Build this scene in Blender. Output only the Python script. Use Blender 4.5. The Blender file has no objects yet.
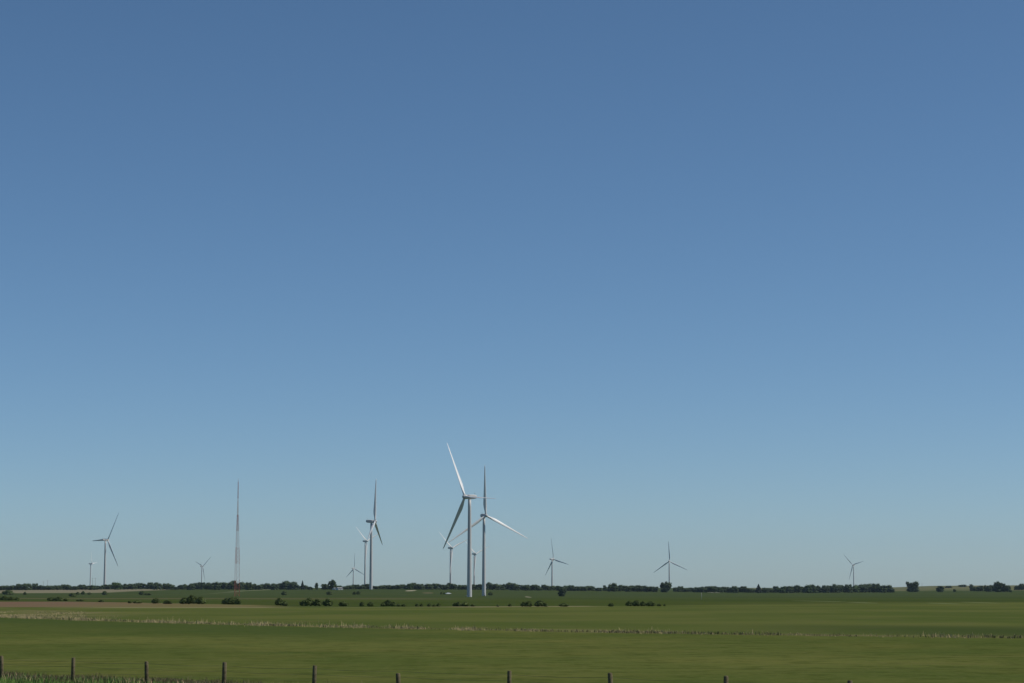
import bpy, bmesh, math, random
from mathutils import Vector, Matrix, noise
random.seed(11)
R = math.radians
S = bpy.context.scene
COL = S.collection

# ------------------------------------------------------------------ camera
F = 2200.0            # focal length in picture widths of 1024 px
HZ = 587.0            # row of the eye-level line
CH = 4.2              # eye height above the near field
PITCH = math.atan((HZ - 341.5) / F)
cam_d = bpy.data.cameras.new('camera')
cam = bpy.data.objects.new('camera', cam_d); COL.objects.link(cam)
cam_d.sensor_width = 36; cam_d.lens = 36 * F / 1024
cam_d.clip_start = 0.5; cam_d.clip_end = 80000
cam.location = (0, 0, CH); cam.rotation_euler = (R(90) + PITCH, 0, 0)
S.camera = cam
cp, sp = math.cos(PITCH), math.sin(PITCH)

def at(px, py, Y):
    u = px - 512; v = 341.5 - py
    d = Vector((u, F * cp - v * sp, F * sp + v * cp))
    return Vector((0, 0, CH)) + d * (Y / d.y)

def interp(xs, ys, x):
    if x <= xs[0]: return ys[0]
    if x >= xs[-1]: return ys[-1]
    for i in range(len(xs) - 1):
        if x <= xs[i + 1]:
            t = (x - xs[i]) / (xs[i + 1] - xs[i])
            return ys[i] + (ys[i + 1] - ys[i]) * t

DK = [600, 900, 1300, 1760, 2180, 2560, 3000, 4000, 6000, 12000]
PK = [0, 130, 300, 372, 484, 620, 780, 870, 930, 1024]
EK = [[15.4, 13, 11.2, 9.6, 7.8, 5.2, 3.4, 2.4, 1.6, .8],
      [15.4, 13, 11.2, 9.6, 7.6, 4.4, 2.2, 1.8, 1.3, .8],
      [15.4, 13, 11.2, 9.3, 7.4, 3.6, 2.0, 1.7, 1.3, .8],
      [15.4, 13, 11.2, 8.9, 5.4, 2.4, 2.0, 1.7, 1.3, .8],
      [15.4, 13, 11.4, 10., 8.8, 4.6, 2.6, 2.0, 1.3, .8],
      [15.4, 13, 11.4, 10., 8.8, 6.2, 3.9, 2.5, 1.4, .8],
      [15.4, 13, 11.4, 10., 8.8, 7.2, 5.8, 4.0, 2.0, .8],
      [15.4, 13, 11.4, 10., 8.8, 6.8, 5.4, 3.6, 1.2, .6],
      [15.4, 13, 11.4, 10., 8.8, 6.6, 5.0, 1.6, -1.2, -.5],
      [15.4, 13, 11.4, 10., 8.8, 6.4, 4.9, 1.2, -1.8, -.7]]
def sm(t):
    t = max(0, min(1, t)); return t * t * (3 - 2 * t)
def terrain(X, Y):
    if Y < 5: return 2.4
    if Y < 32: return 2.4 * (1 - sm((Y - 5) / 27))
    if Y < 600: return 0.0
    px = 512 + F * X / Y
    es = [interp(DK, e, Y) for e in EK]
    e = interp(PK, es, px)
    z = CH - e * Y / F
    return z * sm((Y - 600) / 120) if Y < 720 else z
def row_of(X, Y, Z):
    dz = Z - CH
    yc = -Y * sp + dz * cp; fw = Y * cp + dz * sp
    return 341.5 - F * yc / fw
def ground_hit(px, py):
    Y = 60.0
    while Y < 11000:
        p = at(px, py, Y)
        if terrain(p.x, Y) >= p.z: return Vector((p.x, Y, terrain(p.x, Y)))
        Y *= 1.002
    p = at(px, py, 11000); return Vector((p.x, 11000, terrain(p.x, 11000)))

# ------------------------------------------------------------------ helpers
def tag(o, label=None, cat=None, group=None, kind=None):
    if label: o['label'] = label
    if cat: o['category'] = cat
    if group: o['group'] = group
    if kind: o['kind'] = kind
    return o
def mesh_of(name, verts, faces, mats, smooth=False, midx=None):
    me = bpy.data.meshes.new(name); me.from_pydata(verts, [], faces)
    for m in (mats if isinstance(mats, (list, tuple)) else [mats]): me.materials.append(m)
    if midx: me.polygons.foreach_set('material_index', midx)
    if smooth: me.polygons.foreach_set('use_smooth', [True] * len(me.polygons))
    me.update(); return me
def link(name, me, parent=None):
    o = bpy.data.objects.new(name, me); COL.objects.link(o)
    if parent: o.parent = parent
    return o
def empty(name, loc, rz=0):
    o = bpy.data.objects.new(name, None); COL.objects.link(o)
    o.location = loc; o.rotation_euler = (0, 0, rz); o.empty_display_size = 1
    return o
class MB:
    def __init__(s): s.v = []; s.f = []
    def add(s, v, f):
        n = len(s.v); s.v += [tuple(p) for p in v]; s.f += [tuple(i + n for i in q) for q in f]
    def rings(s, rings, cap=True):
        k = len(rings[0]); v = [p for r in rings for p in r]; f = []
        for i in range(len(rings) - 1):
            for j in range(k):
                f.append((i*k+j, i*k+(j+1) % k, (i+1)*k+(j+1) % k, (i+1)*k+j))
        if cap: f.append(tuple(range(k))[::-1]); f.append(tuple((len(rings)-1)*k+j for j in range(k)))
        s.add(v, f)
    def lathe(s, prof, n=24, c=(0, 0, 0), axis='z'):
        rr = []
        for r, h in prof:
            ring = []
            for j in range(n):
                a = 2*math.pi*j/n
                if axis == 'z': ring.append((c[0]+r*math.cos(a), c[1]+r*math.sin(a), c[2]+h))
                else: ring.append((c[0]+r*math.cos(a), c[1]+h, c[2]-r*math.sin(a)))
            rr.append(ring)
        s.rings(rr)
    def tube(s, a, b, r, n=6, r2=None):
        a = Vector(a); b = Vector(b); d = (b-a).normalized()
        u = d.orthogonal().normalized(); w = d.cross(u)
        r2 = r if r2 is None else r2
        s.rings([[p + (u*math.cos(2*math.pi*j/n) + w*math.sin(2*math.pi*j/n))*q for j in range(n)] for p, q in ((a, r), (b, r2))])
    def box(s, x0, x1, y0, y1, z0, z1):
        s.add([(x0,y0,z0),(x1,y0,z0),(x1,y1,z0),(x0,y1,z0),(x0,y0,z1),(x1,y0,z1),(x1,y1,z1),(x0,y1,z1)],
              [(3,2,1,0),(4,5,6,7),(0,1,5,4),(1,2,6,5),(2,3,7,6),(3,0,4,7)])
    def mesh(s, name, mat, smooth=False): return mesh_of(name, s.v, s.f, mat, smooth)
    def build(s, name, mat, parent=None, smooth=False): return link(name, s.mesh(name, mat, smooth), parent)

# ------------------------------------------------------------------ node helpers
class NB:
    def __init__(s, tree): s.t = tree; s.n = tree.nodes; s.l = tree.links
    def put(s, sock, v):
        if isinstance(v, E): s.l.new(v.o, sock)
        elif isinstance(v, bpy.types.NodeSocket): s.l.new(v, sock)
        else: sock.default_value = v
    def m(s, op, a, b=0.0, c=0.0, clamp=False):
        n = s.n.new('ShaderNodeMath'); n.operation = op; n.use_clamp = clamp
        s.put(n.inputs[0], a); s.put(n.inputs[1], b)
        s.put(n.inputs[2], c); return E(s, n.outputs[0])
    def ss(s, x, lo, hi):
        n = s.n.new('ShaderNodeMapRange'); n.interpolation_type = 'SMOOTHSTEP'
        s.put(n.inputs[0], x); n.inputs[1].default_value = lo; n.inputs[2].default_value = hi
        return E(s, n.outputs[0])
    def mix(s, f, a, b):
        n = s.n.new('ShaderNodeMix'); n.data_type = 'RGBA'
        s.put(n.inputs[0], f)
        for k, v in ((6, a), (7, b)):
            if isinstance(v, tuple): v = v + (1,) if len(v) == 3 else v
            s.put(n.inputs[k], v)
        return n.outputs[2]
    def noise(s, vec, scale, detail=4, rough=.55):
        n = s.n.new('ShaderNodeTexNoise'); s.put(n.inputs['Vector'], vec)
        n.inputs['Scale'].default_value = scale; n.inputs['Detail'].default_value = detail
        n.inputs['Roughness'].default_value = rough; return E(s, n.outputs['Fac'])
class E:
    def __init__(s, nb, o): s.nb = nb; s.o = o
    def __add__(s, b): return s.nb.m('ADD', s, b)
    __radd__ = __add__
    def __sub__(s, b): return s.nb.m('SUBTRACT', s, b)
    def __rsub__(s, b): return s.nb.m('SUBTRACT', b, s)
    def __mul__(s, b): return s.nb.m('MULTIPLY', s, b)
    __rmul__ = __mul__
    def __truediv__(s, b): return s.nb.m('DIVIDE', s, b)
def new_mat(name, rough=.8, spec=.3):
    m = bpy.data.materials.new(name); m.use_nodes = True
    b = m.node_tree.nodes['Principled BSDF']
    b.inputs['Roughness'].default_value = rough
    b.inputs['Specular IOR Level'].default_value = spec
    return m, NB(m.node_tree), b
def surf(name, col, var=.12, scale=1.5, rough=.6, spec=.3):
    m, nb, b = new_mat(name, rough, spec)
    g = nb.n.new('ShaderNodeTexCoord').outputs['Object']
    f = nb.ss(nb.noise(g, scale, 5), .3, .7)
    nb.put(b.inputs['Base Color'], nb.mix(f, tuple(c*(1-var) for c in col), tuple(min(1, c*(1+var)) for c in col)))
    return m
M_white = surf('turbine_paint', (.50, .50, .49), .05, .12, .45, .3)
M_white_blade = surf('blade_gelcoat', (.70, .70, .69), .03, .2, .42, .3)
M_grey = surf('grey_metal', (.32, .33, .34), .15, 2)
M_red = surf('mast_red_paint', (.34, .10, .07), .12, .4)
M_mwhite = surf('mast_white_paint', (.55, .52, .51), .08, .4)
M_post = surf('weathered_post_wood', (.125, .105, .062), .35, 6, .9, .05)
M_wire = surf('rusty_fence_wire', (.14, .12, .105), .2, 20, .7)
M_pole = surf('utility_pole_wood', (.16, .13, .11), .2, 1, .9)
M_palepole = surf('galvanised_pole', (.42, .43, .42), .1, 1, .6)
M_bark = surf('tree_bark', (.07, .055, .042), .3, 1.5, .9)
M_wall = surf('farm_siding', (.62, .62, .58), .08, .3, .7)
M_roof = surf('farm_roof', (.36, .36, .35), .15, .4, .6)
M_glass = surf('dark_window_glass', (.03, .035, .04), .1, 1, .15, .5)
M_car = surf('pickup_white_paint', (.8, .8, .8), .03, 1, .3, .5)
M_tyre = surf('tyre_rubber', (.02, .02, .02), .2, 5, .9)
def leaf_mat(name, c1, c2, c3):
    m, nb, b = new_mat(name, .75, .2)
    g = nb.n.new('ShaderNodeNewGeometry').outputs['Position']
    f = nb.ss(nb.noise(g, .5, 4), .35, .65)
    oi = nb.n.new('ShaderNodeObjectInfo').outputs['Random']
    c = nb.mix(f, c1, c2)
    c = nb.mix(nb.m('MULTIPLY', oi, .75), c, c3)
    nb.put(b.inputs['Base Color'], c)
    return m
M_leaf = leaf_mat('tree_foliage', (.034, .054, .018), (.062, .090, .026), (.040, .066, .030))
M_leafb = leaf_mat('bright_tree_foliage', (.04, .07, .02), (.06, .10, .026), (.045, .08, .024))
M_bush = leaf_mat('shrub_foliage', (.052, .076, .018), (.095, .125, .030), (.070, .095, .024))
M_conifer = leaf_mat('conifer_foliage', (.018, .028, .018), (.028, .042, .024), (.02, .032, .02))
def blade_mat(name, ca, cb, cc):
    m, nb, b = new_mat(name, .8, .15)
    g = nb.n.new('ShaderNodeNewGeometry')
    f = nb.ss(nb.noise(g.outputs['Position'], .25, 4), .35, .65)
    c = nb.mix(f, ca, cb)
    c = nb.mix(nb.m('MULTIPLY', g.outputs['Random Per Island'], .8), c, cc)
    nb.put(b.inputs['Base Color'], c)
    return m
M_dry = blade_mat('dry_tall_grass', (.62, .46, .27), (.46, .36, .19), (.26, .25, .10))
M_rough = blade_mat('rough_verge_grass', (.13, .13, .05), (.09, .115, .036), (.24, .18, .11))
M_fore = blade_mat('fresh_green_grass', (.12, .23, .04), (.09, .18, .034), (.17, .25, .07))

# ------------------------------------------------------------------ ground
def build_ground():
    ys = [-400, -200, -100, -50, -20, 0, 5, 10, 15, 20, 26, 32, 40]
    y = 50.0
    while y < 12500: ys.append(y); y *= 1.018
    ss = []; n = 75
    for i in range(-n, n+1):
        t = i / n
        ss.append(.38 * t + 1.12 * t**7)
    v = []; f = []
    for Y in ys:
        for s in ss:
            X = s * (400 + max(0, Y))
            v.append((X, Y, terrain(X, Y)))
    k = len(ss)
    for i in range(len(ys)-1):
        for j in range(k-1):
            a = i*k+j; f.append((a, a+1, a+1+k, a+k))
    m, nb, b = new_mat('field_ground', 1, 0)
    pos = nb.n.new('ShaderNodeNewGeometry').outputs['Position']
    sx = nb.n.new('ShaderNodeSeparateXYZ'); nb.l.new(pos, sx.inputs[0])
    X = E(nb, sx.outputs[0]); Y = E(nb, sx.outputs[1])
    nB = nb.noise(pos, 1/45, 4); nM = nb.noise(pos, 1/11, 5, .6); nS = nb.noise(pos, 1/2.2, 5, .65); nF = nb.noise(pos, 2.2, 3)
    nH = nb.noise(pos, 1/220, 4)
    mp = nb.n.new('ShaderNodeMapping'); mp.inputs['Scale'].default_value = (.035, .30, 1); mp.inputs['Rotation'].default_value = (0, 0, .12)
    nb.l.new(pos, mp.inputs[0]); nR = nb.noise(mp.outputs[0], 1, 5, .65)       # mown swaths and drill rows
    # near pasture / hay field
    c = nb.mix(nb.ss(nB, .36, .64), (.074, .099, .024), (.119, .132, .036))
    c = nb.mix(nb.ss(nM, .42, .72)*.45, c, (.128, .122, .034))
    c = nb.mix(nb.ss(nR, .5, .72)*.55, c, (.062, .080, .024))
    c = nb.mix(nb.ss(nR*-1, -.46, -.30)*.45, c, (.145, .138, .052))
    c = nb.mix(nb.ss(nS, .45, .66)*.6, c, (.046, .064, .014))
    c = nb.mix(nb.ss(nF, .5, .75)*.4, c, (.17, .16, .06))
    # curve of the ditch / tall grass boundary
    L1 = Y - (215 - .95*X + .0055*X*X) + (nM - .5)*10
    # darker greener swath just on the near side of the ditch, left of centre
    d1 = nb.ss(L1, -75, -20) * (1 - nb.ss(L1, -8, 0)) * nb.ss(X*-1, 2, 20)
    c = nb.mix(d1*.75, c, (.050, .076, .022))
    # field on the far side of the ditch
    c2 = nb.mix(nb.ss(nB, .38, .62), (.076, .100, .026), (.107, .121, .035))
    c2 = nb.mix(nb.ss(nM, .5, .75)*.5, c2, (.13, .115, .05))
    c2 = nb.mix(nb.ss(nR, .5, .72)*.4, c2, (.062, .078, .022))
    far1 = nb.ss(L1, -1, 3)
    c = nb.mix(far1, c, c2)
    dk = nb.ss(L1, 0, 14) * (1 - nb.ss(L1, 40, 75)) * nb.ss(X + nB*30, 30, 60)
    c = nb.mix(dk*.7, c, (.042, .062, .022))
    dirt = nb.ss(L1, -4, -1) * (1 - nb.ss(L1, 2, 6)) * nb.ss(nb.noise(pos, 1/5, 4), .46, .6)
    c = nb.mix(dirt*.6, c, (.15, .12, .07))
    band = nb.ss(L1, -3, 0) * (1 - nb.ss(L1, 5, 16)) * nb.ss(nb.noise(pos, 1/16, 3), .46, .62) * (1 - nb.ss(X, 5, 30)*.75)
    c = nb.mix(band*.6, c, (.21, .185, .095))
    # bare corner with dry grass, far left, beyond the ditch
    tan = nb.ss(L1, 0, 8) * (1 - nb.ss(L1, 50, 85)) * nb.ss(X*-1, 50, 64) * nb.ss(nM, .42, .58)
    c = nb.mix(tan*.7, c, (.19, .165, .08))
    # far edge of the near fields
    sq = nb.m('SQRT', X*X + 900)
    L2 = Y - (462 + .55*(X + sq)) + (nM - .5)*12
    cm = nb.mix(nb.ss(nH, .4, .6), (.046, .068, .019), (.062, .082, .021))
    cm = nb.mix(nb.ss(nB, .5, .72)*.45, cm, (.078, .080, .024))
    cm = nb.mix(nb.ss(L2, 300, 1200)*.5, cm, (.049, .069, .026))
    # faint dry strip across the crop, left half
    st = nb.ss(Y + (nB-.5)*160 + X*.4, 1000, 1080) * (1 - nb.ss(Y + (nB-.5)*160 + X*.4, 1230, 1340)) * nb.ss(X*-1, -10, 60)
    cm = nb.mix(st*.7, cm, (.115, .105, .052))
    # yellower strip along the right part of the edge
    yl = (1 - nb.ss(L2, 0, 90)) * nb.ss(X, 30, 60)
    cm = nb.mix(yl*.45, cm, (.095, .105, .035))
    c = nb.mix(nb.ss(L2 + (nS - .5)*16, -8, 12), c, cm)
    edge = nb.ss(L2, -22, -6) * (1 - nb.ss(L2, 0, 10)) * nb.ss(nB, .42, .55) * (1 - nb.ss(X, 17, 24))
    c = nb.mix(edge*.85, c, (.24, .21, .12))
    # reddish field at the left
    L3 = Y - (500 - 1.9*(X + 50)) + (nM - .5)*40
    pk = nb.ss(L2 + (nS - .5)*20, -6, 6) * (1 - nb.ss(L3, -6, 4)) * nb.ss(X*-1, 45, 60)
    cpk = nb.mix(nb.ss(nM, .35, .65), (.175, .102, .074), (.150, .120, .068))
    cpk = nb.mix(nb.ss(X*-1, 70, 125), (.150, .130, .058), cpk)
    c = nb.mix(pk, c, cpk)
    # pale stubble strip, far left, below the tree line
    pl = nb.ss(Y, 2380, 2450) * (1 - nb.ss(Y, 3000, 3200)) * nb.ss(X*-1, 430, 460)
    c = nb.mix(pl*.8, c, (.24, .21, .14))
    # dry hillside at the far right
    hl = nb.ss(Y, 3300, 3600) * nb.ss(X, 560, 640)
    hc = nb.mix(nb.ss(nH, .42, .58), (.16, .145, .075), (.10, .12, .05))
    c = nb.mix(hl, c, hc)
    # small bare patches and tracks
    for (px, py, wx, wy, col) in ((411, 590.6, 5, .5, (.34, .31, .22)), (428, 593, 6, .5, (.17, .14, .085)), (528, 597, 3, .7, (.21, .2, .13)),
                                  (712, 592.4, 5, .4, (.26, .26, .19)), (829, 601.4, 6, .8, (.2, .22, .12)), (862, 602.6, 7, .6, (.15, .17, .08)),
                                  (310, 588.9, 4, .3, (.26, .27, .17)), (944, 603.5, 8, .6, (.15, .17, .08)), (980, 602.6, 7, .6, (.17, .18, .09))):
        g = ground_hit(px, py); g1 = ground_hit(px, py - wy); ry = max(6, g1.y - g.y); rx = wx*g.y/F
        dx = (X - g.x)*(1/rx); dy = (Y - g.y)*(1/ry)
        q = dx*dx + dy*dy + (nM - .5)*1.2
        c = nb.mix((1 - nb.ss(q, .5, 1.1))*.9, c, col)
    nb.put(b.inputs['Base Color'], c)
    bp = nb.n.new('ShaderNodeBump'); bp.inputs['Strength'].default_value = .5; bp.inputs['Distance'].default_value = .12
    nb.put(bp.inputs['Height'], nb.noise(pos, 1.1, 5, .7)); nb.l.new(bp.outputs[0], b.inputs['Normal'])
    me = mesh_of('ground', v, f, m, True)
    o = link('ground', me); o['kind'] = 'structure'
build_ground()

# ------------------------------------------------------------------ wind turbines
BL = 48.8
def blade_mesh():
    mb = MB(); rings = []; n = 14
    st = [(0, .95, 1.9, 1.9, 0), (.03, .95, 1.9, 1.9, 0), (.08, .9, 2.3, 1.6, 14), (.14, .8, 3.0, 1.15, 13), (.21, .7, 3.35, .85, 11),
          (.32, .6, 2.95, .62, 8), (.45, .5, 2.45, .46, 6), (.6, .4, 1.95, .34, 4), (.75, .3, 1.5, .25, 2.5), (.88, .2, 1.1, .17, 1.5), (.96, .12, .75, .1, 1), (1, .1, .2, .04, 1)]
    for t, _, ch, th, tw in st:
        z = 1.0 + t*BL
        y0 = -.4*t*t
        ring = []
        blend = min(1, max(0, (t - .03)/.15))
        for j in range(n):
            a = 2*math.pi*j/n
            x = math.cos(a)*ch/2; y = math.sin(a)*th/2
            # sharpen the trailing edge and offset so that the pitch axis sits near the leading edge
            y *= 1 - blend*.75*max(0, math.cos(a))
            x += blend*ch*.18
            x = -x; a2 = -R(tw + 9*blend); c_, s_ = math.cos(a2), math.sin(a2)
            ring.append((x*c_ - y*s_, y0 - (-x*s_) + y*c_, z))
        rings.append(ring)
    mb.rings(rings)
    return mb.mesh('blade', M_white_blade, True)
ME_blade = blade_mesh()
def nacelle_mesh():
    mb = MB(); rings = []
    for y, w, h, zc in ((-2.6, 1.35, 1.4, 0), (-2.3, 1.7, 1.75, 0), (0, 1.75, 1.75, .1), (3, 1.75, 1.8, .12), (5.2, 1.6, 1.55, .2), (6.1, 1.3, 1.2, .28), (6.4, .8, .7, .3)):
        ring = []
        for j in range(20):
            a = 2*math.pi*j/20
            c_, s_ = math.cos(a), math.sin(a)
            e = .45
            ring.append((w*math.copysign(abs(c_)**e, c_), y, zc - h*math.copysign(abs(s_)**e, s_)))
        rings.append(ring)
    mb.rings(rings)
    return mb.mesh('nacelle', M_white, True)
ME_nac = nacelle_mesh()
mbh = MB(); mbh.lathe([(.05, -2.6), (.7, -2.45), (1.25, -2.0), (1.62, -1.2), (1.75, -.2), (1.75, .9), (1.6, 1.5)], 24, axis='y')
ME_hub = mbh.mesh('hub', M_white, True)
mbs = MB(); mbs.tube((0, 5, 1.7), (0, 5, 3.1), .07); mbs.tube((-.6, 5, 2.9), (.6, 5, 2.9), .05); mbs.lathe([(.16, 0), (.16, .3)], 8, (-.6, 5, 2.8)); mbs.lathe([(.16, 0), (.16, .3)], 8, (.6, 5, 2.8))
ME_sens = mbs.mesh('wind_sensor', M_grey)
TG = 'wind turbines of the wind farm'
# tower column, hub row, tower distance, yaw off the line of sight, phase of the first blade
TURB = [
 (469.6, 496.9, 1760, -57, -26, 58, 'tallest and nearest white wind turbine, one blade up, one down-left, third pointing right'),
 (484.0, 515.6, 2178, 24, -3, 1, 'second-tallest white wind turbine, just right of the tallest, long bright blade pointing lower right'),
 (371.4, 521.4, 2564, 78, 3, 60, 'tall turbine seen edge-on left of centre, one blade straight up, two hanging down'),
 (365.3, 541.2, 4640, 52, -53, -32, 'smaller turbine close behind the edge-on one, bright blade raised to the upper left'),
 (353.4, 568.4, 7050, 46, -4, None, 'tiny far turbine left of the edge-on pair, blades spread in a Y upside down'),
 (450.6, 548.0, 4240, 47, -52, -32, 'mid-distance turbine left of the tallest one, pale blade raised to the upper left'),
 (474.3, 554.0, 4890, 48, -52, -32, 'far turbine partly hidden between the two tallest towers, dark blade hanging down'),
 (552.1, 559.2, 4910, 51, -16, None, 'single turbine right of centre above a lone dark field tree'),
 (669.2, 561.3, 5420, 12, -4, None, 'far turbine facing the camera behind the broad dark tree, blades evenly spread'),
 (853.5, 565.0, 7280, -38, -44, 0, 'rightmost small turbine standing alone over the long right tree row'),
 (105.5, 539.9, 3525, 56, 29, None, 'tall left turbine with one blade pointing left and two on its right'),
 (90.7, 563.8, 7050, 76, -35, -10, 'tiny leftmost turbine seen nearly edge-on just left of the tall left turbine'),
 (201.8, 566.3, 7480, 51, 50, None, 'small turbine left of the red and white mast, two blades raised in a V'),
]
def make_turbine(px, hy, D, th, ph, pitch, label):
    if pitch is None: pitch = 0; th = math.copysign(180, th) - th; ph = -ph      # rotor turned away from the road
    hp = at(px, hy, D)
    gz = terrain(hp.x, D)
    alpha = math.atan2(hp.x, D)
    root = empty('wind_turbine', (hp.x, D, gz), R(th) - alpha)
    tag(root, label, 'wind turbine', TG)
    H = hp.z - gz
    mb = MB()
    n = 40; prof = [(2.0, -1.5), (2.0, .2)]
    for k in range(1, 13):
        t = k/12; prof.append((2.0 + (1.25 - 2.0)*t, .2 + (H - 1.8 - .2)*t))
    mb.lathe(prof, n)
    t = mb.build('tower', M_white, root)
    me = t.data
    for p in me.polygons: p.use_smooth = abs(p.normal.z) < .5
    d = MB(); d.box(-.5, .5, -2.06, -1.9, 1.2, 3.4); d.box(-.8, .8, -3.2, -2.0, .8, 1.15)
    dd = d.build('door', M_grey, root)
    link('nacelle', ME_nac, root).location = (0, 0, H)
    link('wind_sensor', ME_sens, root).location = (0, 0, H)
    link('hub', ME_hub, root).location = (0, -4.2, H)
    for k in range(3):
        b = link('blade', ME_blade, root)
        b.location = (0, -4.4, H)   # every blade is turned about its own length by the pitch drive
        b.rotation_euler = (Matrix.Rotation(R(ph + 120*k), 3, 'Y') @ Matrix.Rotation(R({371.4: .3, 365.3: .8, 450.6: .8, 474.3: 1}.get(px, 3.6)), 3, 'X') @ Matrix.Rotation(-R(pitch), 3, 'Z')).to_euler()
    return root
for t in TURB: make_turbine(*t)

# ------------------------------------------------------------------ red and white lattice mast
def make_mast():
    base = ground_hit(236.6, 596.3)
    D = base.y; px = D/F
    top = at(236.6, 482, D); H = top.z - base.z
    root = empty('lattice_mast', base, R(20)); tag(root, 'slender red and white banded lattice radio mast standing among the left turbines', 'radio mast')
    bands = [i/7 for i in range(8)]
    def half(t): return interp([0, .28, .55, .72, .85, 1], [3.1*px, 2.7*px, 1.5*px, .85*px, .34*px, .24*px], t)
    def leg(k, t):
        a = R(90 + 120*k); r = half(t); return Vector((math.cos(a)*r, math.sin(a)*r, H*t))
    for i in range(7):
        mb = MB(); t0, t1 = bands[i], bands[i+1]
        nb_ = max(2, int((t1-t0)*H/max(2.2, half(t0)*1.5)))
        for k in range(3): mb.tube(leg(k, t0), leg(k, t1), .13 - .05*t0, 6)
        for j in range(nb_):
            a = t0 + (t1-t0)*j/nb_; b = t0 + (t1-t0)*(j+1)/nb_
            for k in range(3):
                q = (k+1) % 3
                mb.tube(leg(k, a), leg(q, b), .065, 4); mb.tube(leg(q, a), leg(k, b), .065, 4); mb.tube(leg(k, a), leg(q, a), .07, 4)
        s = mb.build('lattice_section', M_red if i % 2 == 0 else M_mwhite, root)
        s['label'] = ('red' if i % 2 == 0 else 'white') + ' painted lattice section of the mast'
    a = MB(); a.tube((0, 0, H), (0, 0, H + 3), .12, 6, .05); a.build('antenna', M_red, root)
make_mast()

# ------------------------------------------------------------------ trees and shrubs
def rnd_unit(rg):
    while True:
        v = Vector((rg.uniform(-1, 1), rg.uniform(-1, 1), rg.uniform(-1, 1)))
        if .05 < v.length < 1: return v.normalized()
ICO = bmesh.new(); bmesh.ops.create_icosphere(ICO, subdivisions=2, radius=1)
ICO_V = [v.co.copy() for v in ICO.verts]; ICO_F = [tuple(v.index for v in f.verts) for f in ICO.faces]; ICO.free()
def crown(seed, clumps, nleaf, ls, name, mat):
    rg = random.Random(seed); mb = MB()
    for c, r in clumps:
        c = Vector(c)
        off = Vector((seed*3.1, c.x*9, c.z*7))
        mb.add([c + v*r*(.72 + .3*noise.noise(v*2.2 + off)) for v in ICO_V], ICO_F)
        for _ in range(nleaf):
            d = rnd_unit(rg)
            if d.z < -.5: d.z = -d.z
            p = c + d*r*(rg.uniform(.68, 1.16) + .22*noise.noise(d*2.2 + off))
            nrm = (d + rnd_unit(rg)*.9).normalized()
            u = nrm.orthogonal().normalized(); w = nrm.cross(u)
            a = rg.uniform(0, 6.28); u, w = u*math.cos(a) + w*math.sin(a), w*math.cos(a) - u*math.sin(a)
            s = ls*rg.uniform(.6, 1.4)
            mb.add([p - u*s, p - w*s*.6, p + u*s, p + w*s*.6], [(0, 1, 2, 3)])
    return mb.mesh(name, mat)
def tree_proto(seed, kind, mat):
    rg = random.Random(seed); cl = []
    if kind == 'round':
        n = 15
        for i in range(n):
            d = rnd_unit(rg); q = rg.uniform(.35, 1)
            cl.append(((d.x*.36*q, d.y*.36*q, .56 + d.z*.30*q), rg.uniform(.13, .21)))
        cl += [((0, 0, .58), .34), ((0, 0, .26), .32)]
        for k in range(16):
            a = k*.9 + rg.uniform(0, .5); cl.append(((math.cos(a)*.35, math.sin(a)*.35, .10 + .30*(k % 2) + rg.uniform(0, .08)), rg.uniform(.14, .18)))
    elif kind == 'oval':
        for i in range(14):
            t = rg.uniform(0, 1); a = rg.uniform(0, 6.28); w = .33*math.sin(math.pi*(.12 + .8*t))**.7
            cl.append(((math.cos(a)*w, math.sin(a)*w, .2 + t*.64), rg.uniform(.12, .18)))
        cl += [((0, 0, .45), .26), ((0, 0, .68), .2), ((0, 0, .22), .3), ((-.22, 0, .14), .18), ((.22, .05, .14), .18), ((0, -.22, .14), .18), ((-.25, .1, .38), .17), ((.25, -.1, .38), .17), ((0, .25, .38), .17)]
    elif kind == 'ball':
        cl += [((0, 0, .50), .38), ((0, 0, .22), .32), ((-.2, 0, .14), .2), ((.2, 0, .14), .2), ((0, -.2, .14), .2), ((-.28, 0, .28), .18), ((.28, 0, .28), .18)]
        for i in range(26):
            d = rnd_unit(rg); k = rg.uniform(.8, 1.05)
            cl.append(((d.x*.36*k, d.y*.36*k, .54 + d.z*.38*k), rg.uniform(.1, .16)))
    elif kind == 'conifer':
        for i in range(22):
            t = i/21; a = i*2.4; w = .34*(1 - t)
            cl.append(((math.cos(a)*w, math.sin(a)*w, .1 + t*.84), .17*(1 - t) + .04))
        cl += [((0, 0, .3), .28), ((0, 0, .55), .17)]
    elif kind == 'multi':
        for x, h in ((-.3, .98), (-.1, .9), (.1, .93), (.3, 1.)):
            for i in range(7):
                t = i/6; cl.append(((x*(.85 + .15*t) + rg.uniform(-.05, .05), rg.uniform(-.12, .12), .12 + t*(h - .22)), rg.uniform(.12, .17)))
        cl += [((0, 0, .3), .3), ((0, 0, .55), .26), ((-.2, 0, .2), .26), ((.2, 0, .2), .26), ((-.15, 0, .7), .2), ((.16, 0, .7), .2)]
    me = crown(seed, cl, 46 if kind != 'multi' else 40, .034, 'crown', mat)
    tk = MB(); tk.tube((0, 0, -.03), (0.01, 0, .32), .035, 8, .024)
    for k in range(4):
        a = k*1.57 + rg.uniform(0, 1); tk.tube((0.01, 0, .22), (math.cos(a)*.22, math.sin(a)*.22, .55), .017, 6, .007)
    return me, tk.mesh('trunk', M_bark, True)
P_round = [tree_proto(s, 'round', M_leaf) for s in (1, 2, 3, 4)]
P_oval = [tree_proto(s, 'oval', M_leaf) for s in (5, 6, 7)]
P_ball = [tree_proto(s, 'ball', M_leaf) for s in (21, 22)]
P_con = [tree_proto(8, 'conifer', M_conifer)]
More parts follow.
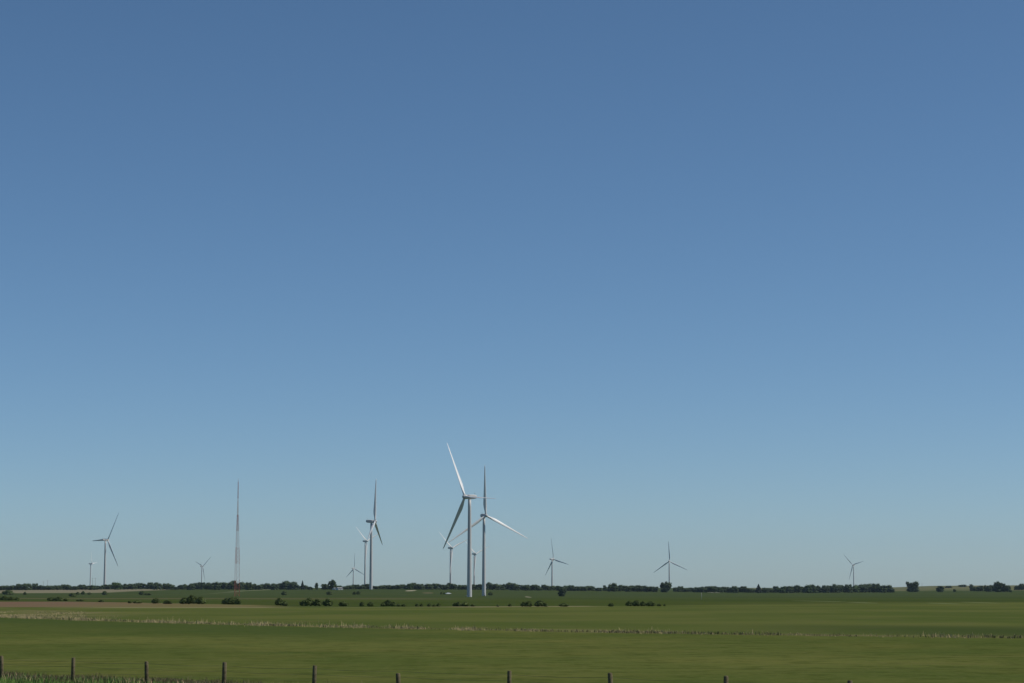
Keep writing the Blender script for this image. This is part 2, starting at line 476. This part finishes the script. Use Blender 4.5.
P_multi = [tree_proto(9, 'multi', M_leaf)]
P_bright = [tree_proto(10, 'round', M_leafb), tree_proto(12, 'oval', M_leafb)]
def make_tree(px, w, top, Y, proto, label, group, fat=1.28, name='broadleaf_tree'):
    p = at(px, top, Y); gz = terrain(p.x, Y); H = p.z - gz; W = w*Y/F*fat
    root = empty(name, (p.x, Y, gz), random.uniform(0, 6.28) if proto is not P_multi[0] else 0)
    tag(root, label, 'tree', group)
    c = link('crown', proto[0], root); t = link('trunk', proto[1], root)
    c.scale = (W, W, H*1.0); t.scale = (W*.9, W*.9, H)
    return root
ORD = ['first', 'second', 'third', 'fourth', 'fifth', 'sixth', 'seventh', 'eighth', 'ninth', 'tenth', 'eleventh', 'twelfth', 'thirteenth', 'fourteenth', 'fifteenth', 'sixteenth', 'seventeenth', 'eighteenth', 'nineteenth', 'twentieth']

LINE = [(-9,9,584.6),(-3,9,584.9),(4,9,584.8),(12,8,584.5),(19,7,583.5),(26,9,582.3),(35,6,583),(41,8,584.6),(49,9,584.8),(57,8,585),(63,5,584),
 (68,7,584.2),(75,6,585.5),(82,8,584.3),(90,8,584.5),(97,8,584.8),(105,7,584.2),(111,7,583.6),(117.5,8,581.3,'b'),(125,7,582.8),
 (132,8,583.3),(141,9,581.9),(151,8,582),(157,8,581.9),(166,7,582.9),(171,7,583.8),(176,5,586.3),(181,6,584.2),(185,6,583.7),(191,6,583),
 (195,7,581.8),(202,8,581.8),(209,7,582.2),(215,8,580.8),(221,6,582),(226,7,581.3),(233,8,580.2),(239,5,582),(243,8,580.9),(249,6,581.8),(254,5,582.7),
 (259,6,584),(266,9,582.3),(274,7,583),(280,8,582),(287,10,580.3),(293,8,581.2),(298,4,584.5),(302.5,3.6,580.3,'c'),(305.8,4,584.5),(310,5,586.2),(316.5,4,582.5,'o'),
 (325,8,583.8),(332.5,10,579.6,'g'),(339,6,585),(345,6,586),(350,7,584.7),(356,8,584.2),(361,6,585),(366,8,583.7),(371,6,584.8),(377,6,585.5),(382,6,584.7),
 (386,5,584.8),(390,6,584.2),(397,8,584),(403,7,583.5),(409,6,582.6,'b'),(413.5,6,582.3),(420,7,583.5),(428,8,583),(436,8,582.6),(444,8,583.6),
 (450,6,582.6),(454,5,583),(460,7,584.3,'b'),(466,7,584.2),(474,6,584),(479,7,583.9),(483,4,584.8),(489,7,581.8),(497,8,582.8),(503,5,583.8),(509,8,582),
 (515,7,582.8),(522,7,584),(526,6,583.9),(531,6,584.6),(535,7,583.6),(540,4,587),(545,6,584.2),(549,6,585),(554,6,585),(559,7,585.2,'b'),(563,5,585.8),(568,8,584.6,'b'),(573,6,584.3),
 (579,8,586),(584,5,586),(589,8,585),(595,6,588),(599,6,587.5),(604.5,5,585,'o'),(608,4,588),(613,8,582.5),(620,7,584.5),(627,7,584.5),(634,8,585),(639,6,585),
 (642,7,584.5),(648,7,585.5),(654,7,585.5),(665.5,13,581.4,'g'),(677,6,586.5),(680.5,6,585.8),(687,6,587.3),(692,7,586.8),(698,7,586.8),(703,6,586.3),
 (707,7,586),(714,9,585),(720,6,586.3),(725.5,6,585.7),(730,5,587),(734.5,6,585.7),(739,6,587),(744,8,586),(749,5,587.5),(753,5,588),(758.5,5.5,584,'c2'),(765,6,587.3),
 (770,6,587.3),(776,6,585.7),(782,7,585.8,'b'),(787,6,585.7),(792,6,585),(798,6,583.8),(803,4,585.5),(807,7,584,'b'),(813,7,583.9),(818,5,584.5),(825,7,584.8),(831,7,584.3),
 (835,7,583.6),(840,7,583.6),(848,7,583.8),(855,6,584,'b'),(862,8,583),(869,8,582.6),(876,8,583),(882,7,584.2),(888,7,584),(892,4,587.5)]
LAND = [(-30, 'the left edge of the photo'), (105.2, 'the tall left turbine'), (202.5, 'the small turbine beside the mast'), (237.5, 'the red and white mast'),
        (302.6, 'the pointed conifer'), (332.6, 'the big round tree'), (371.5, 'the edge-on turbine'), (450.5, 'the turbine left of centre'), (484.2, 'the second-tallest turbine'),
        (552.5, 'the turbine right of centre'), (604.6, 'the lone tree in the gap'), (665.6, 'the broad tree under the front-facing turbine'), (758.6, 'the dark pointed tree'), (853.6, 'the rightmost turbine')]
SPECIAL = {302.5: 'narrow pointed conifer rising above the far tree line between mast and edge-on turbine',
           316.5: 'small isolated upright tree in a gap between the conifer and the big round tree',
           332.5: 'big round dark tree taller than the far tree line, beside the pale farm building',
           604.5: 'small lone tree in the low gap of the tree line, right of centre',
           665.5: 'broad dark tree at the foot of the front-facing turbine, largest in the line',
           758.5: 'dark pointed tree sticking up from the right tree row',
           117.5: 'brighter green tree taller than its neighbours, just right of the tall left turbine'}
def line_dist(px): return interp([0, 130, 300, 372, 484, 620, 780, 900], [3050, 2950, 2800, 2840, 2980, 2900, 2950, 2980], px)
def line_labels(items, land, special, what, where, medh):
    out = []; cnt = {}
    for it in sorted(items, key=lambda i: i[0]):
        px, w, top = it[0], it[1], it[2]
        if px in special: out.append((it, special[px])); continue
        ref = [l for l in land if l[0] <= px][-1]
        k = cnt.get(ref[1], 0); cnt[ref[1]] = k + 1
        h = medh(it)
        size = ('low' if h < 0 else 'tall' if h > 1 else 'mid-height')
        if what == 'tree' and len(it) > 3 and it[3] == 'b': size = 'brighter green'
        out.append((it, '%s %s of %s, %s right of %s' % (size, what, where, ORD[k] if k < 20 else 'twenty-%s' % ORD[k-20], ref[1])))
    return out
rt = random.Random(5)
for it, lab in line_labels(LINE, LAND, SPECIAL, 'tree', 'the far line', lambda i: (interp([0, 300, 480, 620, 700, 780, 860], [590, 588.8, 589.5, 591, 592, 592.8, 592], i[0]) - i[2] - 5)/2.5):
    px, w, top = it[:3]; k = it[3] if len(it) > 3 else ''
    Y = line_dist(px) + rt.uniform(-70, 70)
    base_h = 0
    if k == 'c': pr = P_con[0]
    elif k == 'c2': pr = P_con[0]
    elif k == 'b': pr = rt.choice(P_bright)
    elif k == 'o': pr = rt.choice(P_oval)
    elif k == 'g': pr = P_ball[0]; Y = line_dist(px) - 90
    else: pr = rt.choice(P_round + P_round + P_oval)
    make_tree(px, w, top, Y, pr, lab, 'trees of the far tree line', 1.5 if k in ('c', 'c2') else 1.15 if k in ('g', 'o') else 1.6, 'conifer_tree' if k in ('c',) else 'broadleaf_tree')

# trees and bushes of the far right hillside: px, width, top row, base row
RIGHT = [(912.3, 13.0, 581.8, 592.0, P_multi[0], 'dense upright clump of dark trees with several tops, alone left of the hillside'),
 (940, 8.4, 586.0, 592.0, P_ball[1], 'compact dark round tree at the foot of the dry hillside'),
 (948.5, 7, 585.6, 588.0, P_round[2], 'low wide tree up on the dry hillside skyline, above the compact round tree'),
 (954.6, 3, 588.6, 592.0, P_round[3], 'tiny round tree at the hillside foot, right of the compact round tree'),
 (962.5, 8, 584.2, 587.0, P_round[0], 'wide low tree on the hilltop skyline, left of the farmstead trees'),
 (971, 5, 584.1, 588.0, P_oval[0], 'small tree on the hilltop just above the left end of the farmstead trees'),
 (974, 8, 586.0, 591.2, P_round[3], 'dark low tree at the left end of the right farmstead trees'),
 (980, 8, 585.2, 591.3, P_round[1], 'second tree from the left among the right farmstead trees'),
 (985, 2.6, 584.0, 591.4, P_oval[1], 'thin upright tree among the right farmstead trees'),
 (988.5, 6, 585.3, 591.8, P_round[2], 'tree right of the thin upright one in the right farmstead trees'),
 (993, 8, 583.8, 591.5, P_oval[2], 'tree just left of the tallest right farmstead tree'),
 (998, 10, 581.2, 592.0, P_ball[0], 'tallest rounded tree of the right farmstead trees'),
 (1003.5, 6, 583.2, 592.0, P_oval[0], 'tree just right of the tallest right farmstead tree'),
 (1007.5, 6, 584.2, 592.0, P_round[3], 'last dark tree right of the tallest right farmstead tree'),
 (1010.5, 3.2, 589.3, 592.2, P_bright[0], 'small bright green bushy tree at the right farmstead end'),
 (1016.5, 5, 585.2, 590.0, P_round[1], 'dark tree near the right edge of the photo'),
 (1021.5, 7, 583.2, 590.0, P_round[2], 'tall dark tree at the right edge of the photo'),
 (1029, 8, 583.6, 590.0, P_oval[1], 'dark tree just past the right edge')]
for px, w, top, base, pr, lab in RIGHT:
    g = ground_hit(px, base)
    make_tree(px, w, top, g.y, pr, lab, 'trees on the right hillside', 1.15)
# lone tree in the crop field
g = ground_hit(562, 596.4); make_tree(562.2, 9.5, 588.0, g.y, P_ball[1], 'lone dark round tree in the green crop below the turbine right of centre', 'trees in the crop field', 1.15)

def shrub_proto(seed, wide):
    rg = random.Random(seed); cl = []
    cl += [((0, 0, .34), .42), ((-.2, 0, .22), .3), ((.2, 0, .22), .3)]
    for i in range(22):
        a = rg.uniform(0, 6.28); e = rg.uniform(0, 1.5); k = rg.uniform(.85, 1.08)
        cl.append(((math.cos(a)*math.cos(e)*.36*k, math.sin(a)*math.cos(e)*.32*k, .1 + math.sin(e)*.56*k*(1 if not wide else .85)), rg.uniform(.11, .17)))
    me = crown(seed+50, [((c[0], c[1], c[2]*1.05), r) for c, r in cl], 44, .035, 'shrub', M_bush)
    return me
P_sh = [shrub_proto(s, s % 2) for s in range(6)]
# px, width, top row, base row
FRONT = [(4,9,596.3,600.6),(11,8,597,600.6),(17,5,597.5,600.6),(51,8,597.3,600.9),(58.5,9,597,601),(66,5,598,601),(80,7,599.3,601.3),(101,6,600,602.2),
 (130,4,600.4,603.3),(137.5,9,600.3,603.4),(155.5,8,597.7,603.6),(167.5,9,600.3,604),(184.5,9,597.5,604),(192,12,595.6,604.1),(200.5,11,596.3,604.2),(226,9,598,604.3),(232,12,596.4,604.4),(238,6,598.3,604.5),
 (279,8,598.4,605.7),(285,6,600.6,606),(303.5,8,599.8,606),(309,9,598.3,606.1),(317,9,599.3,606.1),(327.5,10,599,606.2),(343.5,9,601,606.4),(362,5,602,606.5),(370.5,7,601.6,606.5),
 (383,5,602.3,606.4),(388,9,600.3,606.3),(393.5,6,602,606.4),(398.5,4,603.3,606.5),(403.5,5,604.2,606.6),(417,4,603.2,606.6),(421.5,3.5,603.8,606.6),(429,4,603,606.6),(434,4,604.5,606.7),(438.5,4,603.2,606.7),
 (455,5,603,606.5),(458.5,7,601.3,606.5),(465.5,8,601.4,606.5),(473,5,604,606.6),(498,3,604.3,606.7),(510,4,603.8,606.6),(523.5,6,602,606.7),(528.5,7,601.2,606.7),(540,10,600.4,606.6),(545.5,5,602.8,606.7),
 (564,10,603,606.6),(611,6,602.8,606.5),(629,7,601.3,606.2),(636.5,10,600,606.2),(643,6,601.5,606.3),(650.5,10,601.2,606.3),(659,5,603.6,606.2),(664.5,2.5,604,606.1)]
MID = [(7.5,11,589.6,594.8),(25,3.4,591.7,594.8),(72.3,7,592.6,596.8),(77.5,3.6,592.0,594.6),(83.2,4.2,590.9,594.6),(89.3,4,592.2,594.6),(104.5,5.5,590.7,595),
 (141.5,5.5,590.5,595),(147.5,7,593,595.2),(284,5.4,591.2,595.3),(329.5,6,590.8,595),(354.5,4,591.5,594.6),(358.5,4.4,591.1,594.6),(441.3,2.2,591.6,594.4),(444,2.2,592.0,594.4),(490.5,5,591.7,595.4)]
LAND2 = [(-30, 'the left edge of the photo'), (105.2, 'a point below the tall left turbine'), (210, 'the widest shrub clump'), (238.5, 'a point below the mast'), (371.6, 'a point below the edge-on turbine'),
         (469.8, 'the tallest tower'), (552, 'a point below the lone field tree')]
SP2 = {192: 'tallest, middle bulge of the widest dark shrub clump, beyond the reddish field', 232: 'tall shrub forming the middle of the clump in front of the mast'}
for it, lab in line_labels(FRONT, LAND2, SP2, 'shrub', 'the hedge row', lambda i: (i[3]-i[2]-3)/2.5):
    px, w, top, base = it; g = ground_hit(px, base)
    o = link('shrub', rt.choice(P_sh)); p = at(px, top, g.y)
    o.location = g; W = w*g.y/F; o.scale = (W*1.22, W*1.05, (p.z - g.z)*1.25)
    o.rotation_euler = (0, 0, rt.choice((0, math.pi)) + rt.uniform(-.3, .3))
    tag(o, lab, 'shrub', 'shrubs along the far field edge')
LAND3 = [(-30, 'the left edge of the photo'), (60, 'the left quarter tree gap'), (105.5, 'the tall left turbine'), (237.5, 'the mast'), (371.6, 'the edge-on turbine'), (484.2, 'the second-tallest turbine')]
SP3 = {7.5: 'wide dark shrub far out in the crop at the left edge of the photo', 25: 'tiny brownish shrub out in the crop right of the wide leftmost one',
       72.3: 'small shrub lowest of four in the crop left of the tall left turbine', 77.5: 'smallest shrub, between two others left of the tall left turbine',
       83.2: 'dark round shrub midway in the group of four left of the tall left turbine', 89.3: 'rightmost shrub in the group of four left of the tall left turbine',
       104.5: 'round dark shrub in the crop directly below the tall left turbine', 141.5: 'upright dark shrub in the crop right of the tall left turbine',
       147.5: 'low flat shrub touching the upright one right of the tall left turbine', 284: 'single round shrub in mid crop between the mast and the pointed conifer',
       329.5: 'single round shrub in the crop below the big round tree', 354.5: 'left half of the paired low shrubs below the tiny far turbine',
       358.5: 'right half of the paired low shrubs below the tiny far turbine', 441.3: 'tiny dark shrub, outer one left of the white pickup truck', 444: 'tiny dark shrub touching the rear of the white pickup truck',
       490.5: 'small dark shrub just right of the second-tallest tower base'}
for it, lab in line_labels(MID, LAND3, SP3, 'shrub', 'the crop', lambda i: 0):
    px, w, top, base = it; g = ground_hit(px, base)
    o = link('shrub', rt.choice(P_sh)); p = at(px, top, g.y)
    o.location = g; W = w*g.y/F; o.scale = (W*1.22, W*1.05, (p.z - g.z)*1.25)
    o.rotation_euler = (0, 0, rt.uniform(-.3, .3))
    tag(o, lab, 'shrub', 'shrubs scattered in the crop field')

# ------------------------------------------------------------------ pickup truck
def make_pickup():
    g = ground_hit(448.2, 594.3)
    root = empty('pickup_truck', g, R(32)); tag(root, 'small white pickup truck parked in the green crop left of the tallest turbine', 'pickup truck')
    def prism(pts, y0, y1, mb):
        n = len(pts); v = [(x, y0, z) for x, z in pts] + [(x, y1, z) for x, z in pts]
        mb.add(v, [tuple(range(n)), tuple(range(2*n-1, n-1, -1))] + [(i+n, (i+1) % n + n, (i+1) % n, i) for i in range(n)])
    b = MB(); prism([(-2.85, .45), (2.75, .45), (2.85, .7), (2.8, 1.05), (1.35, 1.2), (-.75, 1.2), (-2.85, 1.2)], -.98, .98, b); b.build('body', M_car, root)
    c = MB(); prism([(-.75, 1.2), (1.3, 1.2), (.65, 1.88), (-.6, 1.9)], -.82, .82, c); c.build('cab', M_car, root)
    w = MB(); prism([(-.6, 1.28), (.98, 1.28), (.52, 1.78), (-.5, 1.8)], -.835, .835, w); w.build('side_window', M_glass, root)
    for x in (-1.85, 1.85):
        for y in (-.88, .88):
            m = MB(); m.lathe([(.2, -.13), (.38, -.12), (.4, 0), (.38, .12), (.2, .13)], 20, (0, 0, 0), 'y'); wh = m.build('wheel', M_tyre, root, True); wh.location = (x, y, .4)
            r = MB(); r.lathe([(.22, -.145), (.22, .145)], 14, (0, 0, 0), 'y'); r.build('rim', M_grey, wh)
make_pickup()
# ------------------------------------------------------------------ farm building
def make_barn(px0, px1, base, eave, ridge, label, door=True):
    g = ground_hit((px0+px1)/2, base); s = g.y/F; L = (px1-px0)*s; he = (base-eave)*s; hr = (base-ridge)*s; d = 4.5
    root = empty('farm_building', g, R(26)); tag(root, label, 'farm building')
    w = MB(); w.box(-L/2, L/2, -d, d, -.5, he)
    w.add([(-L/2, -d, he), (-L/2, d, he), (-L/2, 0, hr-.15), (L/2, -d, he), (L/2, d, he), (L/2, 0, hr-.15)], [(0, 2, 1), (3, 4, 5)])
    w.build('wall', M_wall, root)
    r = MB()
    for sgn in (-1, 1):
        a = [(-L/2-.4, sgn*(d+.4), he-.1), (L/2+.4, sgn*(d+.4), he-.1), (L/2+.4, 0, hr), (-L/2-.4, 0, hr)]
        t = [(x, y, z+.2) for x, y, z in a]
        fs = [(0, 1, 2, 3), (7, 6, 5, 4), (0, 4, 5, 1), (1, 5, 6, 2), (3, 7, 4, 0)]
        r.add(a + t, fs if sgn < 0 else [q[::-1] for q in fs])
    r.build('roof', M_roof, root)
    dr = MB(); dr.box(-L*.12, L*.12, -d-.06, -d+.1, 0, he*.8); dr.build('door', M_grey, root)
    for k in (-.32, .32):
        wi = MB(); wi.box(L*k-.5, L*k+.5, -d-.05, -d+.1, he*.45, he*.45+.9); wi.build('window', M_glass, root)
make_barn(336.8, 341.6, 589.9, 588.3, 587.6, 'low pale farm building at the right foot of the big round tree')
make_barn(333.6, 335.8, 589.8, 588.5, 587.9, 'smaller pale shed left of the low farm building under the big round tree')

# ------------------------------------------------------------------ poles
def make_pole(px, top, Y, mat, arm, label, r=.16):
    p = at(px, top, Y); gz = terrain(p.x, Y); H = p.z - gz
    root = empty('utility_pole', (p.x, Y, gz), R(20)); tag(root, label, 'utility pole', 'thin poles on the plain')
    m = MB(); m.tube((0, 0, -.3), (0, 0, H), r, 10, r*.7); m.build('shaft', mat, root, True)
    if arm:
        a = MB(); a.box(-1.2, 1.2, -r-.07, -r+.05, H-.7, H-.5); a.build('crossarm', mat, root)
        i = MB()
        for x in (-1.05, -.4, .4, 1.05): i.lathe([(.05, 0), (.07, .1), (.03, .2)], 8, (x, -r, H-.498))
        i.build('insulator', M_grey, root)
for px, top, lab in ((43.5, 581.5, 'left of two thin dark utility poles rising from the left tree line'), (47.6, 580.3, 'right of two thin dark utility poles rising from the left tree line'),
                     (92.6, 578, 'thin pole between the two left turbines, the one nearer the tiny turbine'), (95.4, 578.2, 'thin pole between the two left turbines, the right one'),
                     (922, 583, 'thin pole on the skyline just right of the upright tree clump')):
    make_pole(px, top, 3300 if px < 900 else 4500, M_pole, True, lab, .2)
g = ground_hit(701.5, 600)
make_pole(701.5, 592.5, g.y, M_palepole, False, 'faint pale pole standing in the crop right of the broad tree', .07)

# ------------------------------------------------------------------ wire fence
def make_fence():
    pts = [(73, 657), (147, 660), (224, 662.5), (313, 666), (397, 669), (508, 671.5), (612, 674), (723, 677)]
    # straight line through the first and the last post in plan
    a = Vector(((73-512)*3.1/(657-HZ), 2200*3.1/(657-HZ))); b = Vector(((723-512)*3.1/(676-HZ), 2200*3.1/(676-HZ)))
    st = (b-a)/7
    root = empty('wire_fence', (a.x, a.y, 0)); tag(root, 'low wire fence on dark weathered wooden posts along the grassy verge in front', 'fence')
    loc = []
    for k in range(-2, 10):
        p = a + st*(k + {-1: .07, 0: .06, 1: .03, 2: -.02, 3: .02, 4: -.06, 5: .05, 6: .01}.get(k, 0)); h = 1.1 + {-1: .02, 1: -.04, 3: .0, 4: -.2, 5: .02, 6: .05, 7: .06}.get(k, .03)
        m = MB(); r = random.uniform(.075, .095)
        m.lathe([(r, -.4), (r, .5), (r*.96, h-.03), (r*.7, h)], 10, (0, 0, 0))
        o = m.build('post', M_post, root, True); o.location = (p.x-a.x, p.y-a.y, 0); o.rotation_euler = (R(random.uniform(-2.5, 2.5)), R(random.uniform(-3, 3)), random.uniform(0, 3))
        loc.append(Vector((p.x-a.x, p.y-a.y, 0)))
    for z in (.28, .52, .76, .98):
        m = MB()
        for i in range(len(loc)-1):
            for q in range(4):
                t0, t1 = q/4, (q+1)/4
                f = lambda t: loc[i].lerp(loc[i+1], t) + Vector((0, -.1, z - .05*math.sin(math.pi*t)))
                m.tube(f(t0), f(t1), .0042, 4)
        m.build('wire', M_wire, root)
    return a, st
FA, FS = make_fence()

# ------------------------------------------------------------------ tall grass (uncountable)
def blades(name, mat, pts, hfun, wid, label, cat):
    rg = random.Random(3); v = []; f = []
    for (x, y, h) in pts:
        a = rg.uniform(0, 6.28); dx, dy = math.cos(a)*wid, math.sin(a)*wid
        lx, ly = rg.uniform(-.3, .3)*h, rg.uniform(-.3, .3)*h; z0 = -.02
        n = len(v)
        v += [(x-dx, y-dy, z0), (x+dx, y+dy, z0), (x+dx*.7+lx*.35, y+dy*.7+ly*.35, h*.6), (x-dx*.7+lx*.35, y-dy*.7+ly*.35, h*.6), (x+lx, y+ly, h)]
        f += [(n, n+1, n+2, n+3), (n+3, n+2, n+4)]
    o = link(name, mesh_of(name, v, f, mat)); tag(o, label, cat, None, 'stuff')
rg = random.Random(21)
def L1y(X): return 215 - .95*X + .0055*X*X
pts = []; dark = []
for i in range(5200):
    X = rg.uniform(-85, 62); px = 512 + F*X/L1y(X)
    d = interp([0, 110, 130, 400, 430, 455, 465, 540, 560, 700, 720, 850, 870, 910, 960, 1024], [1, 1, .7, .9, .1, .2, .8, .6, .4, .55, .2, .15, .4, .5, .25, .3], px)
    d *= .06 + 1.9*max(0, noise.noise(Vector((X*.34, 3, 0))) + .08)
    if rg.random() > d: continue
    Y = L1y(X) + rg.gauss(0, 1.8)
    hh = rg.uniform(.12, .36)*(1.25 if px < 400 else .85)*(1.8 if rg.random() < .14 else 1)
    for _ in range(8): pts.append((X + rg.gauss(0, .45), Y + rg.gauss(0, 1.6), hh*rg.uniform(.35, 1.15)))
for i in range(600):                     # dry corner at the left
    px = rg.uniform(-5, 85); py = rg.uniform(612, 618)
    g = ground_hit(px, py)
    if noise.noise(Vector((g.x*.12, g.y*.05, 1))) < -.1: continue
    for _ in range(6): pts.append((g.x + rg.gauss(0, .2), g.y + rg.gauss(0, .3), rg.uniform(.08, .2)))
for fx, fq in ((20, 0), (33, .2), (41, 0), (91, .9), (128, 0), (134, 0), (139, .3), (150, .2), (190, .3), (201, 0), (262, 0), (268, .2), (290, .3), (301, 0), (330, .2), (372, 0), (391, .1)):
    a0, st0 = FA, FS.normalized(); q = (fx - 512)/F; t0 = (q*a0.y - a0.x)/(st0.x - q*st0.y); c0 = a0 + st0*t0
    for _ in range(38): pts.append((c0.x + rg.gauss(0, .28), c0.y - fq + rg.gauss(0, .5), rg.uniform(.12, .4)))
blades('dry_grass', M_dry, pts, None, .022, 'tufts of tall straw-coloured dry grass along the ditch between the two near fields', 'grass')
for i in range(1500):
    X = rg.uniform(-60, 62); px = 512 + F*X/L1y(X)
    d = interp([150, 440, 520, 560, 700, 730, 1024], [.35, .2, .4, .8, .7, .25, .3], px) * (.2 + 1.4*max(0, noise.noise(Vector((X*.13, 9, 0))) + .25))
    if rg.random() > d: continue
    Y = L1y(X) + rg.gauss(-1.0, 1.2); hh = rg.uniform(.15, .36)
    for _ in range(8): dark.append((X + rg.gauss(0, .45), Y + rg.gauss(0, .6), hh*rg.uniform(.6, 1.1)))
blades('ditch_weeds', M_rough, dark, None, .03, 'low dark green and brown weeds in the ditch between the near fields', 'weeds')
rough = []; fore = []
dirn = FS.normalized(); nrm = Vector((dirn.y, -dirn.x))
if nrm.y > 0: nrm = -nrm
for i in range(9000):                      # unmown strip beneath the fence
    t = rg.uniform(-14, 46); q = rg.gauss(-1.6, 1.1)
    k = .45 + .9*noise.noise(Vector((t*.35, q*.3, 4))); k = max(.1, k)
    p = FA + dirn*t + nrm*q
    for _ in range(4): rough.append((p.x + rg.gauss(0, .1), p.y + rg.gauss(0, .1), (.12 + .26*k)*rg.uniform(.5, 1.1)))
blades('rough_grass', M_rough, rough, None, .012, 'unmown dark and brownish grass growing beneath the wire fence', 'grass')
for i in range(42000):
    t = rg.uniform(-14, 34); q = rg.uniform(.0, 1)**.7*17 - (1.4 if t < 6 else .5 if t < 12 else 0)
    p = FA + dirn*t + nrm*q
    fore.append((p.x, p.y, rg.uniform(.16, .38)*(1 + .6*noise.noise(Vector((p.x*.4, p.y*.4, 0))))))
blades('verge_grass', M_fore, fore, None, .014, 'fresh bright green verge grass on the near side of the fence, lower left corner', 'grass')

# ------------------------------------------------------------------ light, sky, air
SUN_AZ = 90     # degrees to the right of the view direction
SUN_EL = 46
w = bpy.data.worlds.new('World'); S.world = w; w.use_nodes = True
nt = w.node_tree; bg = nt.nodes['Background']
sky = nt.nodes.new('ShaderNodeTexSky'); sky.sky_type = 'NISHITA'; sky.sun_disc = False
sky.sun_elevation = R(SUN_EL); sky.sun_rotation = R(SUN_AZ)
sky.altitude = 1480; sky.air_density = .75; sky.dust_density = 1.04; sky.ozone_density = 5.9
sk = NB(nt); sc = nt.nodes.new('ShaderNodeSeparateColor'); cc = nt.nodes.new('ShaderNodeCombineColor')
nt.links.new(sky.outputs[0], sc.inputs[0])
sk.put(cc.inputs[0], sk.m('POWER', E(sk, sc.outputs[0]), 1.06) * .932); sk.put(cc.inputs[1], E(sk, sc.outputs[1]) * 1.05); sk.put(cc.inputs[2], E(sk, sc.outputs[2]) * 1.0)
nt.links.new(cc.outputs[0], bg.inputs[0]); bg.inputs[1].default_value = .086
sd = bpy.data.lights.new('sun', 'SUN'); sd.energy = 3.5; sd.angle = R(.53); sd.color = (1, .95, .86)
so = bpy.data.objects.new('sun', sd); COL.objects.link(so)
d = Vector((math.sin(R(SUN_AZ))*math.cos(R(SUN_EL)), math.cos(R(SUN_AZ))*math.cos(R(SUN_EL)), math.sin(R(SUN_EL))))
so.rotation_euler = d.to_track_quat('Z', 'Y').to_euler(); so.location = d*300

hz = MB(); hz.box(-19500, 19500, -500, 13000, -45, 260)
HM = bpy.data.materials.new('haze_air'); HM.use_nodes = True
hn = HM.node_tree; hn.nodes.clear(); ho = hn.nodes.new('ShaderNodeOutputMaterial'); pv = hn.nodes.new('ShaderNodeVolumePrincipled')
pv.inputs['Color'].default_value = (.64, .82, 1, 1); pv.inputs['Density'].default_value = 1.9e-5; pv.inputs['Anisotropy'].default_value = 0
hn.links.new(pv.outputs[0], ho.inputs['Volume'])
h = hz.build('haze', HM); tag(h, 'thin pale air haze over the whole plain', 'haze', None, 'stuff')

S.view_settings.view_transform = 'Standard'; S.view_settings.look = 'None'
S.view_settings.exposure = 0; S.view_settings.gamma = 1
S.render.engine = 'CYCLES'
S.render.resolution_x = 1024; S.render.resolution_y = 683
